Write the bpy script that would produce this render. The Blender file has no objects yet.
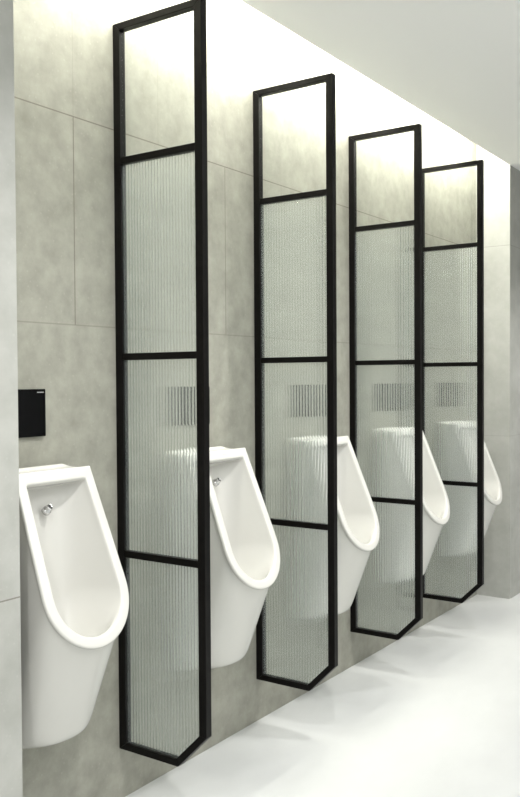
import bpy, bmesh, math
from mathutils import Vector, Matrix
S = bpy.context.scene
C = S.collection

# ---------------------------------------------------------------- camera
PITCH, YAW, ROLL, FPX = -0.0213, 0.5996, -0.006, 871.86
CAM = Vector((1.8151, -0.0763, 1.2574))
fw = Vector((-math.sin(YAW)*math.cos(PITCH), math.cos(YAW)*math.cos(PITCH), math.sin(PITCH)))
rt = Vector((math.cos(YAW), math.sin(YAW), 0)); up = rt.cross(fw)
r2 = rt*math.cos(ROLL) + up*math.sin(ROLL); u2 = -rt*math.sin(ROLL) + up*math.cos(ROLL)
cd = bpy.data.cameras.new('camera'); cam = bpy.data.objects.new('camera', cd); C.objects.link(cam)
cam.matrix_world = Matrix(((r2.x, u2.x, -fw.x, CAM.x), (r2.y, u2.y, -fw.y, CAM.y), (r2.z, u2.z, -fw.z, CAM.z), (0, 0, 0, 1)))
cd.sensor_fit = 'VERTICAL'; cd.sensor_height = 24; cd.lens = 24*FPX/797; cd.clip_start = .02
S.camera = cam

# ---------------------------------------------------------------- world, lights, exposure
wd = bpy.data.worlds.new('world'); S.world = wd; wd.use_nodes = True
wd.node_tree.nodes['Background'].inputs[0].default_value = (1, 1, 1, 1)
wd.node_tree.nodes['Background'].inputs[1].default_value = .05
S.view_settings.view_transform = 'Standard'; S.view_settings.look = 'None'
S.view_settings.gamma = 1; S.view_settings.use_curve_mapping = False
S.view_settings.exposure = 0.08
S.cycles.blur_glossy = .5; S.cycles.sample_clamp_indirect = 40.0

def area(name, loc, sx, sy, power, col, rot=(0, 0, 0)):
    l = bpy.data.lights.new(name, 'AREA'); l.shape = 'RECTANGLE'; l.size = sx; l.size_y = sy
    l.energy = power; l.color = col
    o = bpy.data.objects.new(name, l); C.objects.link(o); o.location = loc; o.rotation_euler = rot
    return o
def spot(name, loc, power, col, ang, blend, rad):
    l = bpy.data.lights.new(name, 'SPOT'); l.energy = power; l.color = col
    l.spot_size = math.radians(ang); l.spot_blend = blend; l.shadow_soft_size = rad
    o = bpy.data.objects.new(name, l); C.objects.link(o); o.location = loc
    return o
area('cove_strip_light', (.155, 2.98, 2.69), .04, 3.3, 57, (1, .985, .895))
for y in (1.44, 2.90, 4.36, 5.82, 0.0):
    spot('ceiling_downlight', (1.05, y, 2.42), 64, (1, .985, .955), 130, .8, .03)
area('room_fill_light', (2.2, .9, 2.45), 1.5, 5.4, 60, (.985, .99, 1))  # broad soft fill added to brighten the room, not a known fitting

# ---------------------------------------------------------------- materials
def mat(name, base=(.8, .8, .8), rough=.5, metal=0.0, spec=.5, coat=0.0):
    m = bpy.data.materials.new(name); m.use_nodes = True
    b = m.node_tree.nodes['Principled BSDF']
    b.inputs['Base Color'].default_value = (*base, 1); b.inputs['Roughness'].default_value = rough
    b.inputs['Metallic'].default_value = metal; b.inputs['Specular IOR Level'].default_value = spec
    b.inputs['Coat Weight'].default_value = coat
    return m, m.node_tree, b

def grained(m, nt, b, c0, c1, scale, detail=8, speck=0.0, bump=0.0, stretch=(1, 1, 1), lo=.28, hi=.72):
    """mottled base colour from two layers of noise; returns the colour socket"""
    tc = nt.nodes.new('ShaderNodeTexCoord'); mp = nt.nodes.new('ShaderNodeMapping')
    mp.inputs['Scale'].default_value = stretch
    nt.links.new(tc.outputs['Object'], mp.inputs[0])
    n = nt.nodes.new('ShaderNodeTexNoise'); n.inputs['Scale'].default_value = scale
    n.inputs['Detail'].default_value = detail; n.inputs['Roughness'].default_value = .62
    nt.links.new(mp.outputs[0], n.inputs['Vector'])
    r = nt.nodes.new('ShaderNodeValToRGB'); r.color_ramp.elements[0].position = lo; r.color_ramp.elements[1].position = hi
    r.color_ramp.elements[0].color = (*c0, 1); r.color_ramp.elements[1].color = (*c1, 1)
    nt.links.new(n.outputs[0], r.inputs[0]); out = r.outputs[0]
    if speck:
        v = nt.nodes.new('ShaderNodeTexVoronoi'); v.inputs['Scale'].default_value = 46
        nt.links.new(mp.outputs[0], v.inputs['Vector'])
        r3 = nt.nodes.new('ShaderNodeValToRGB'); r3.color_ramp.elements[0].position = .08; r3.color_ramp.elements[1].position = .17
        r3.color_ramp.elements[0].color = (speck, speck, speck, 1); r3.color_ramp.elements[1].color = (0, 0, 0, 1)
        nt.links.new(v.outputs['Distance'], r3.inputs[0])
        mx = nt.nodes.new('ShaderNodeMix'); mx.data_type = 'RGBA'
        nt.links.new(r3.outputs[0], mx.inputs[0]); nt.links.new(out, mx.inputs[6])
        mx.inputs[7].default_value = (min(1, c1[0]*1.25), min(1, c1[1]*1.25), min(1, c1[2]*1.25), 1)
        out = mx.outputs[2]
    if bump:
        bp = nt.nodes.new('ShaderNodeBump'); bp.inputs['Strength'].default_value = bump; bp.inputs['Distance'].default_value = .002
        nt.links.new(n.outputs[0], bp.inputs['Height']); nt.links.new(bp.outputs[0], b.inputs['Normal'])
    return out

def joints(nt, col, lines, width=.0036, dark=(.16, .145, .12), fac=.85):
    """grout joints: lines = list of (axis, position, other axis, low, high)"""
    geo = nt.nodes.new('ShaderNodeNewGeometry'); sp = nt.nodes.new('ShaderNodeSeparateXYZ')
    nt.links.new(geo.outputs['Position'], sp.inputs[0])
    def M(op, a, b=None):
        n = nt.nodes.new('ShaderNodeMath'); n.operation = op
        for i, v in enumerate((a, b)):
            if v is None: continue
            if isinstance(v, (int, float)): n.inputs[i].default_value = v
            else: nt.links.new(v, n.inputs[i])
        return n.outputs[0]
    tot = None
    for ax, pos, ax2, lo, hi, st in lines:
        d = M('ABSOLUTE', M('SUBTRACT', sp.outputs[ax], pos)); f = M('LESS_THAN', d, width/2)
        f = M('MULTIPLY', f, M('GREATER_THAN', sp.outputs[ax2], lo)); f = M('MULTIPLY', f, M('LESS_THAN', sp.outputs[ax2], hi))
        f = M('MULTIPLY', f, st)
        tot = f if tot is None else M('MAXIMUM', tot, f)
    mx = nt.nodes.new('ShaderNodeMix'); mx.data_type = 'RGBA'
    nt.links.new(M('MULTIPLY', tot, fac), mx.inputs[0]); nt.links.new(col, mx.inputs[6]); mx.inputs[7].default_value = (*dark, 1)
    return mx.outputs[2]

T0, T1 = (.255, .255, .215), (.38, .378, .326)
PT0, PT1 = (.37, .375, .345), (.48, .485, .455)
m_wall, nt, b = mat('grey_stone_tile', rough=.55, spec=.3)
col = grained(m_wall, nt, b, T0, T1, 13, speck=.2, bump=.08)
L = [(2, 1.998, 1, -9, 9, 1), (2, 1.415, 1, -9, 9, .5)]
L += [(1, y, 2, 1.415, 1.998, s) for y, s in ((1.66, .95), (2.371, .8), (2.73, .5), (3.457, .6), (4.138, .5))]
L += [(1, y, 2, 1.998, 3, .2) for y in (1.66, 2.02)]
nt.links.new(joints(nt, col, L), b.inputs['Base Color'])

m_pier, nt, b = mat('pale_stone_tile', rough=.5, spec=.3)
col = grained(m_pier, nt, b, PT0, PT1, 8, speck=.16, bump=.05)
nt.links.new(joints(nt, col, [(2, .751, 1, -9, 4, .9), (2, 2.012, 1, 4, 9, .5), (2, .93, 1, 4, 9, .25)]), b.inputs['Base Color'])

m_floor, nt, b = mat('polished_white_floor', rough=.38, spec=.22)
nt.links.new(grained(m_floor, nt, b, (.53, .54, .533), (.605, .617, .61), 2.2, 10, stretch=(1, .5, 1)), b.inputs['Base Color'])
m_ceil, nt, b = mat('ceiling_paint', (.93, .935, .925), .9, spec=.1)
m_white, nt, b = mat('white_wall_paint', (.85, .85, .83), .8, spec=.2)
m_cer, nt, b = mat('white_glazed_ceramic', (.63, .625, .59), .16, spec=.5, coat=.0)
m_chrome, nt, b = mat('chrome', (.62, .62, .62), .12, 1.0)
m_black, nt, b = mat('black_mouth_fill', (.01, .01, .01), .3)
m_plate, nt, b = mat('black_flush_plate_glass', (.0025, .0025, .003), .2, spec=.12)
m_mark, nt, b = mat('grey_lettering', (.45, .45, .45), .4)
m_cmark, nt, b = mat('pale_grey_glaze_mark', (.62, .62, .6), .3)

m_frame, nt, b = mat('dark_bronze_painted_metal', (.003, .0025, .0022), .42, metal=.0, spec=.15)

def glass(name, ior, tint, rough=0.0, haze=0.0, straight=0.0):
    m = bpy.data.materials.new(name); m.use_nodes = True; nt = m.node_tree; nt.nodes.clear()
    o = nt.nodes.new('ShaderNodeOutputMaterial'); g = nt.nodes.new('ShaderNodeBsdfGlass')
    g.inputs['IOR'].default_value = ior; g.inputs['Color'].default_value = (*tint, 1); g.inputs['Roughness'].default_value = rough
    if haze:      # pale veil painted in to brighten the panes like reflected room light
        t = nt.nodes.new('ShaderNodeBsdfTranslucent'); d = nt.nodes.new('ShaderNodeBsdfDiffuse')
        for q in (t, d): q.inputs[0].default_value = (.84, .92, .92, 1)
        m1 = nt.nodes.new('ShaderNodeMixShader'); m2 = nt.nodes.new('ShaderNodeMixShader')
        nt.links.new(t.outputs[0], m1.inputs[1]); nt.links.new(d.outputs[0], m1.inputs[2]); m2.inputs[0].default_value = haze
        tr = nt.nodes.new('ShaderNodeBsdfTransparent'); tr.inputs[0].default_value = (*tint, 1); m3 = nt.nodes.new('ShaderNodeMixShader')
        m3.inputs[0].default_value = straight       # light that goes straight through the flat lands between flutes
        nt.links.new(g.outputs[0], m3.inputs[1]); nt.links.new(tr.outputs[0], m3.inputs[2]); nt.links.new(m3.outputs[0], m2.inputs[1]); nt.links.new(m1.outputs[0], m2.inputs[2]); nt.links.new(m2.outputs[0], o.inputs[0])
    else: nt.links.new(g.outputs[0], o.inputs[0])
    return m
m_reed = glass('reeded_glass', 1.5, (.985, 1.0, .995), .0, .065, .09)
m_clear = bpy.data.materials.new('clear_glass'); m_clear.use_nodes = True; nt = m_clear.node_tree; nt.nodes.clear()
o_ = nt.nodes.new('ShaderNodeOutputMaterial'); t_ = nt.nodes.new('ShaderNodeBsdfTransparent'); t_.inputs[0].default_value = (.985, .992, .985, 1)
g_ = nt.nodes.new('ShaderNodeBsdfGlossy'); g_.inputs['Roughness'].default_value = .02
x_ = nt.nodes.new('ShaderNodeMixShader')
x_.inputs[0].default_value = .045; nt.links.new(t_.outputs[0], x_.inputs[1]); nt.links.new(g_.outputs[0], x_.inputs[2]); nt.links.new(x_.outputs[0], o_.inputs[0])

# ---------------------------------------------------------------- mesh helpers
def link(name, bm, m, parent=None, smooth=False, bevel=0.0, seg=2):
    if bevel:
        bmesh.ops.bevel(bm, geom=list(bm.edges), offset=bevel, segments=seg, profile=.5, affect='EDGES')
    bmesh.ops.recalc_face_normals(bm, faces=bm.faces)
    me = bpy.data.meshes.new(name); bm.to_mesh(me); bm.free(); me.materials.append(m)
    if smooth:
        for p in me.polygons: p.use_smooth = True
    o = bpy.data.objects.new(name, me); C.objects.link(o)
    if parent: o.parent = parent
    return o
def box(bm, x0, x1, y0, y1, z0, z1):
    v = [bm.verts.new((x, y, z)) for x in (x0, x1) for y in (y0, y1) for z in (z0, z1)]
    for f in ((0, 1, 3, 2), (4, 6, 7, 5), (0, 4, 5, 1), (2, 3, 7, 6), (0, 2, 6, 4), (1, 5, 7, 3)):
        bm.faces.new([v[i] for i in f])
    return bm
def struct(name, bm, m):
    o = link(name, bm, m); o['kind'] = 'structure'; return o
def empty(name, loc, label, cat, group=None):
    o = bpy.data.objects.new(name, None); C.objects.link(o); o.location = loc; o.empty_display_size = .1
    o['label'] = label; o['category'] = cat
    if group: o['group'] = group
    return o
def copy_tree(o, parent=None):
    c = o.copy(); C.objects.link(c)
    if parent: c.parent = parent
    for ch in list(o.children): copy_tree(ch, c)
    return c

# ---------------------------------------------------------------- the room
D, YN, YF, HC = .196, 1.2884, 4.8048, 2.4612        # pier depth, near and far pier, ceiling height
struct('floor', box(bmesh.new(), 0, 3.4, -2, 8, -.1, 0), m_floor)
struct('wall_left', box(bmesh.new(), -.12, 0, YN-.1, YF+.1, 0, 2.74), m_wall)
struct('wall_near', box(bmesh.new(), 0, D, -2, YN, 0, 2.74), m_pier)
struct('wall_far', box(bmesh.new(), 0, D, YF, 8, 0, 2.74), m_pier)
struct('ceiling', box(bmesh.new(), D, 3.4, -2, 8, HC, HC+.06), m_ceil)
struct('ceiling_slot', box(bmesh.new(), 0, D+.06, -2, 8, 2.74, 2.8), m_white)
bm = bmesh.new(); box(bm, D, D+.06, YN, YF, HC+.06, 2.74)
struct('trim_1', bm, m_white)
struct('wall_right', box(bmesh.new(), 3.4, 3.5, -2, 8, 0, 2.74), m_white)
struct('wall_front', box(bmesh.new(), 0, 3.4, -2.1, -2, 0, 2.74), m_white)
struct('wall_back', box(bmesh.new(), 0, 3.4, 8, 8.1, 0, 2.74), m_white)

# ---------------------------------------------------------------- glazed partition
W, ZB, PH, CW, CH, TH = .3305, .1557, 2.15, .1035, .1039, .025
Y0, DY = 1.8278, .7232
PB, RB = .026, .020
def prism(bm, poly, y0, y1):
    a = [bm.verts.new((x, y0, z)) for x, z in poly]; c = [bm.verts.new((x, y1, z)) for x, z in poly]
    n = len(poly); bm.faces.new(a); bm.faces.new(c[::-1])
    for i in range(n): bm.faces.new([a[i], c[i], c[(i+1) % n], a[(i+1) % n]])
    return bm
def partition():
    root = empty('glass_screen', (0, 0, ZB), '', 'privacy screen')
    H = PH
    O = [(0, 0), (W-CW, 0), (W, CH), (W, H), (0, H)]
    t = RB*math.tan(math.radians(22.5))
    q = RB/math.cos(math.radians(45))           # offset of the chamfer's inner edge
    # inner edge of the chamfer: x - z = (W-CW) - q (45 degrees)
    k = (W-CW) - q
    I = [(PB, RB), (k+RB, RB), (W-PB, W-PB-k), (W-PB, H-RB), (PB, H-RB)]
    names = ['bottom_rail', 'corner_rail', 'outer_post', 'top_rail', 'wall_post']
    for i, n in enumerate(names):
        j = (i+1) % 5
        link(n, prism(bmesh.new(), [O[i], O[j], I[j], I[i]], 0, TH), m_frame, root, bevel=.0012, seg=2)
    zs = [1.904-ZB, 1.328-ZB, .743-ZB]
    for z in zs:
        link('glazing_bar', box(bmesh.new(), PB, W-PB, .002, TH-.002, z-RB/2, z+RB/2), m_frame, root, bevel=.001, seg=1)
    g0, g1 = .0105, .0140
    c = link('clear_pane', box(bmesh.new(), PB, W-PB, g0, g1, zs[0]+RB/2, H-RB), m_clear, root)
    c['label'] = 'clear flat top pane'
    # reeded panes: flat towards the viewer's side, flutes of round section on the other
    P = .0112; wid = W-2*PB; nf = int(round(wid/P)); P = wid/nf; SAG = .00085; SUB = 12
    def reeded(zlo, zhi, chamfer=False):
        bm = bmesh.new(); cols = []
        for i in range(nf*SUB+1):
            x = PB + wid*i/(nf*SUB)
            ph = (i % SUB)/SUB*2-1
            yy = g1 + SAG*(1-ph*ph)
            zl = max(zlo, x-k) if chamfer else zlo
            cols.append([bm.verts.new((x, g0, zl)), bm.verts.new((x, g0, zhi)), bm.verts.new((x, yy, zhi)), bm.verts.new((x, yy, zl))])
        for a, bb in zip(cols[:-1], cols[1:]):
            for s in range(4): bm.faces.new([a[s], bb[s], bb[(s+1) % 4], a[(s+1) % 4]])
        bm.faces.new(cols[0]); bm.faces.new(cols[-1][::-1])
        o = link('reeded_pane', bm, m_reed, root)
        return o
    reeded(zs[1]+RB/2, zs[0]-RB/2); reeded(zs[2]+RB/2, zs[1]-RB/2); reeded(RB, zs[2]-RB/2, True)
    return root
proto = partition()
plabels = ['tall black-framed reeded glass screen nearest the camera, the largest one',
           'black-framed reeded glass screen standing alone between the second and third urinals',
           'black-framed reeded glass screen overlapping the farthest one in front of it',
           'farthest and smallest black-framed reeded glass screen, next to the end wall']
for i in range(4):
    o = proto if i == 0 else copy_tree(proto)
    o.location = (0, Y0-.007+i*DY, ZB); o['label'] = plabels[i]; o['group'] = 'glass screens between the urinals'

# ---------------------------------------------------------------- urinal
X0, Z0, X1, Z1 = .1160, 1.0264, .2860, .5955
LL = math.hypot(X1-X0, Z1-Z0); dx, dz = (X1-X0)/LL, (Z1-Z0)/LL
nx, nz = -dz, dx                       # outward normal of the rim plane
NT, NS, NA = 6, 14, 24
def outline(ht, hb, v0, v1, tight=.97, tt=.012):
    """list of (u, v, zone, t) around the rim: top edge, right side, round tip, left side"""
    vs = v1-hb; pts = []
    # top edge, pulled in slightly at its ends so that the corners round off
    for s in (-1, -tight, -.8, -.4, 0, .4, .8, tight, 1):
        pts.append((ht*s, v0, 'top', s))
    for i in range(NS+1):
        if i: t = i/NS
        else: t = tt
        pts.append((ht+(hb-ht)*t, v0+(vs-v0)*t, 'side', t))
    for i in range(1, NA): a = math.pi*i/NA; pts.append((hb*math.cos(a), vs+hb*math.sin(a), 'tip', a))
    for i in range(NS+1):
        t = 1-i/NS if i < NS else tt
        pts.append((-ht-(hb-ht)*t, v0+(vs-v0)*t, 'side', t))
    return pts
def plane(u, v, off=0.0):
    return Vector((X0+dx*v+nx*off, u, Z0+dz*v+nz*off))
def se(a, e):
    c, s = math.cos(a), math.sin(a)
    return (math.copysign(abs(c)**e, c), s**e)
def urinal():
    root = empty('urinal', (0, 0, .295), '', 'urinal')
    B = outline(.1286, .141, 0, LL)
    Iq = outline(.099, .1095, .034, LL-.029, .90, .035)
    rows = []
    def base_row(X_top, X_s0, X_s1, X_tip, z_top, z_bot, hw, e, zside=.37, hwt=.128):
        r = []
        for u, v, zone, t in B:
            if zone == 'top': r.append(Vector((X_top, hwt*t, z_top)))
            elif zone == 'side':
                r.append(Vector((X_s0+(X_s1-X_s0)*t, math.copysign(hwt+(hw-hwt)*t, u), z_top+(zside-z_top)*t)))
            else:
                c, s = se(t, e)
                r.append(Vector((X_s1+(X_tip-X_s1)*s, hw*c, zside+(z_bot-zside)*s)))
        return r
    A = base_row(0, 0, 0, 0, 1.029, .300, .122, .50, hwt=.109)
    A2 = base_row(.03, .010, .008, .012, 1.029, .301, .122, .52, hwt=.110)
    A3 = base_row(.036, .03, .02, .06, 1.020, .308, .121, .60)
    Mr = base_row(.06, .075, .045, .160, 1.0195, .333, .122, .85)
    M2 = base_row(.075, .085, .062, .172, 1.0195, .346, .123, .85)
    # under the rim, a little inside its edge
    def shrink(pts, d, off):
        r = []
        for u, v, zone, t in pts:
            if zone == 'top': r.append(plane(u*(1-d/.13), v+d, off))
            elif zone == 'side': r.append(plane(math.copysign(abs(u)-d, u), v + (d if t < .02 else 0), off))
            else:
                vs = LL-.141; k = (.141-d)/.141
                r.append(plane(u*k, vs+(v-vs)*k, off))
        return r
    Cr = shrink(B, .008, -.017)
    mids = []
    for f in (.25, .5, .75):
        mids.append([a.lerp(c, f) for a, c in zip(M2, Cr)])
    rows = [A, A2, A3, Mr, M2] + mids + [Cr, shrink(B, .002, -.013), shrink(B, 0, -.009), shrink(B, .0, -.004), shrink(B, .002, -.0008), shrink(B, .008, 0)]
    # inner lip
    def irow(d, off): return [plane(u*(1-d/.11), v + (d if zone == 'top' else (-d*math.sin(t) if zone == 'tip' else 0)), off) for u, v, zone, t in Iq]
    rows += [irow(-.006, 0), irow(-.002, -.001), irow(0, -.006)]
    edge = irow(.002, -.016); rows.append(edge)
    # bowl
    for k in range(1, 11):
        r = 1-k/10
        row = []
        for (u, v, zone, t), e in zip(Iq, edge):
            if zone == 'top': Sx, Sz, w = .066, .968, 0.0
            elif zone == 'side': Sx, Sz, w = .066+.02*t, .968+(.66-.968)*t, 0.0
            else:
                s = math.sin(t); w = s
                Sx, Sz = .086+(.15-.086)*s, .66+(.50-.66)*s
            ex = 3.2*(1-w)+1.1*w; ez = 1*(1-w)+3.0*w
            fy = r**.8
            row.append(Vector((Sx+(e.x-Sx)*r**ex, e.y*fy, Sz+(e.z-Sz)*r**ez)))
        rows.append(row)
    bm = bmesh.new(); vs = []
    for r in rows: vs.append([bm.verts.new((p.x, p.y, p.z-.295)) for p in r])
    n = len(B)
    for a, c in zip(vs[:-1], vs[1:]):
        for i in range(n): bm.faces.new([a[i], a[(i+1) % n], c[(i+1) % n], c[i]])
    bm.faces.new(vs[0])
    bmesh.ops.remove_doubles(bm, verts=bm.verts, dist=.0006)
    o = link('body', bm, m_cer, root, smooth=True)
    sub = o.modifiers.new('subsurf', 'SUBSURF'); sub.levels = 1; sub.render_levels = 2
    # chrome inlet in the upper back of the bowl: a short spout with a dark mouth
    bm = bmesh.new()
    def lathe(bm, prof, seg=20, Mx=Matrix()):
        rg = []
        for x, r in prof: rg.append([bm.verts.new(Mx @ Vector((x, r*math.cos(2*math.pi*i/seg), r*math.sin(2*math.pi*i/seg)))) for i in range(seg)])
        for a, c in zip(rg[:-1], rg[1:]):
            for i in range(seg): bm.faces.new([a[i], a[(i+1) % seg], c[(i+1) % seg], c[i]])
        bm.faces.new(rg[0][::-1]); bm.faces.new(rg[-1])
    Mx = Matrix.Translation((.081, 0, .914-.295)) @ Matrix.Rotation(math.radians(-38), 4, 'Y') @ Matrix.Scale(.78, 4)
    lathe(bm, [(0, .0155), (.010, .0155), (.013, .0150), (.0135, .012), (.028, .0115), (.0305, .0095), (.031, .0085), (.026, .008), (.02, .0075)], Mx=Mx)
    c = link('inlet_spout', bm, m_chrome, root, smooth=True); c['label'] = 'chrome water inlet spout'
    bm = bmesh.new(); lathe(bm, [(.021, .0072), (.029, .0079)], Mx=Mx)  # black plug stands in for the shade inside the opening
    c = link('spout_mouth', bm, m_black, c, smooth=False); c['label'] = 'dark opening of the spout'
    # small printed mark on the rim top
    bm = bmesh.new()
    for i in range(7):
        y = -.013+i*.0040
        q = [plane(y, .0125, .0004), plane(y+.003, .0125, .0004), plane(y+.003, .0165, .0004), plane(y, .0165, .0004)]
        q2 = [p - Vector((nx, 0, nz))*.0008 for p in q]
        a = [bm.verts.new((p.x, p.y, p.z-.295)) for p in q]; b2 = [bm.verts.new((p.x, p.y, p.z-.295)) for p in q2]
        bm.faces.new(a); bm.faces.new(b2[::-1])
        for s in range(4): bm.faces.new([a[s], b2[s], b2[(s+1) % 4], a[(s+1) % 4]])
    c = link('maker_mark', bm, m_cmark, root); c['label'] = 'faint grey maker mark on the rim'
    return root
YC = Y0-DY/2+.0045
ulabels = ['white ceramic urinal nearest the camera, at far left beside the near wall corner',
           'white wall-hung urinal directly behind the nearest glass screen',
           'white wall-hung urinal between the second and third glass screens, middle of the five',
           'white wall-hung urinal between the two farthest glass screens',
           'white wall-hung urinal beside the end wall, smallest and farthest one']
U = urinal()
for i in range(5):
    o = U if i == 0 else copy_tree(U)
    o.location = (0, YC+i*DY, .2995); o['label'] = ulabels[i]; o['group'] = 'urinals along the wall'

# ---------------------------------------------------------------- flush plates
def flush_plate():
    root = empty('flush_plate', (0, 0, 1.173), '', 'flush plate')
    bm = box(bmesh.new(), 0, .011, -.064, .064, -.0635, .0635)
    vert = [e for e in bm.edges if abs(e.verts[0].co.x-e.verts[1].co.x) > .005]
    bmesh.ops.bevel(bm, geom=vert, offset=.003, segments=3, affect='EDGES', profile=.5)
    link('cover', bm, m_plate, root, bevel=.0006, seg=1)
    bm = bmesh.new(); x = .035
    for i in range(7): box(bm, .0110, .0113, x+i*.0033, x+i*.0033+.0022, .0535, .0562)
    c = link('maker_mark', bm, m_mark, root); c['label'] = 'tiny grey lettering in the upper corner'
    return root
F = flush_plate()
flabels = ['black square flush plate above the nearest urinal, in plain view at far left',
           'black flush plate blurred behind the nearest glass screen',
           'black flush plate blurred behind the second glass screen',
           'black flush plate blurred behind the third glass screen',
           'black flush plate blurred behind the farthest glass screen']
for i in range(5):
    o = F if i == 0 else copy_tree(F)
    o.location = (0, YC+.0035+i*DY, 1.173); o['label'] = flabels[i]; o['group'] = 'flush plates above the urinals'
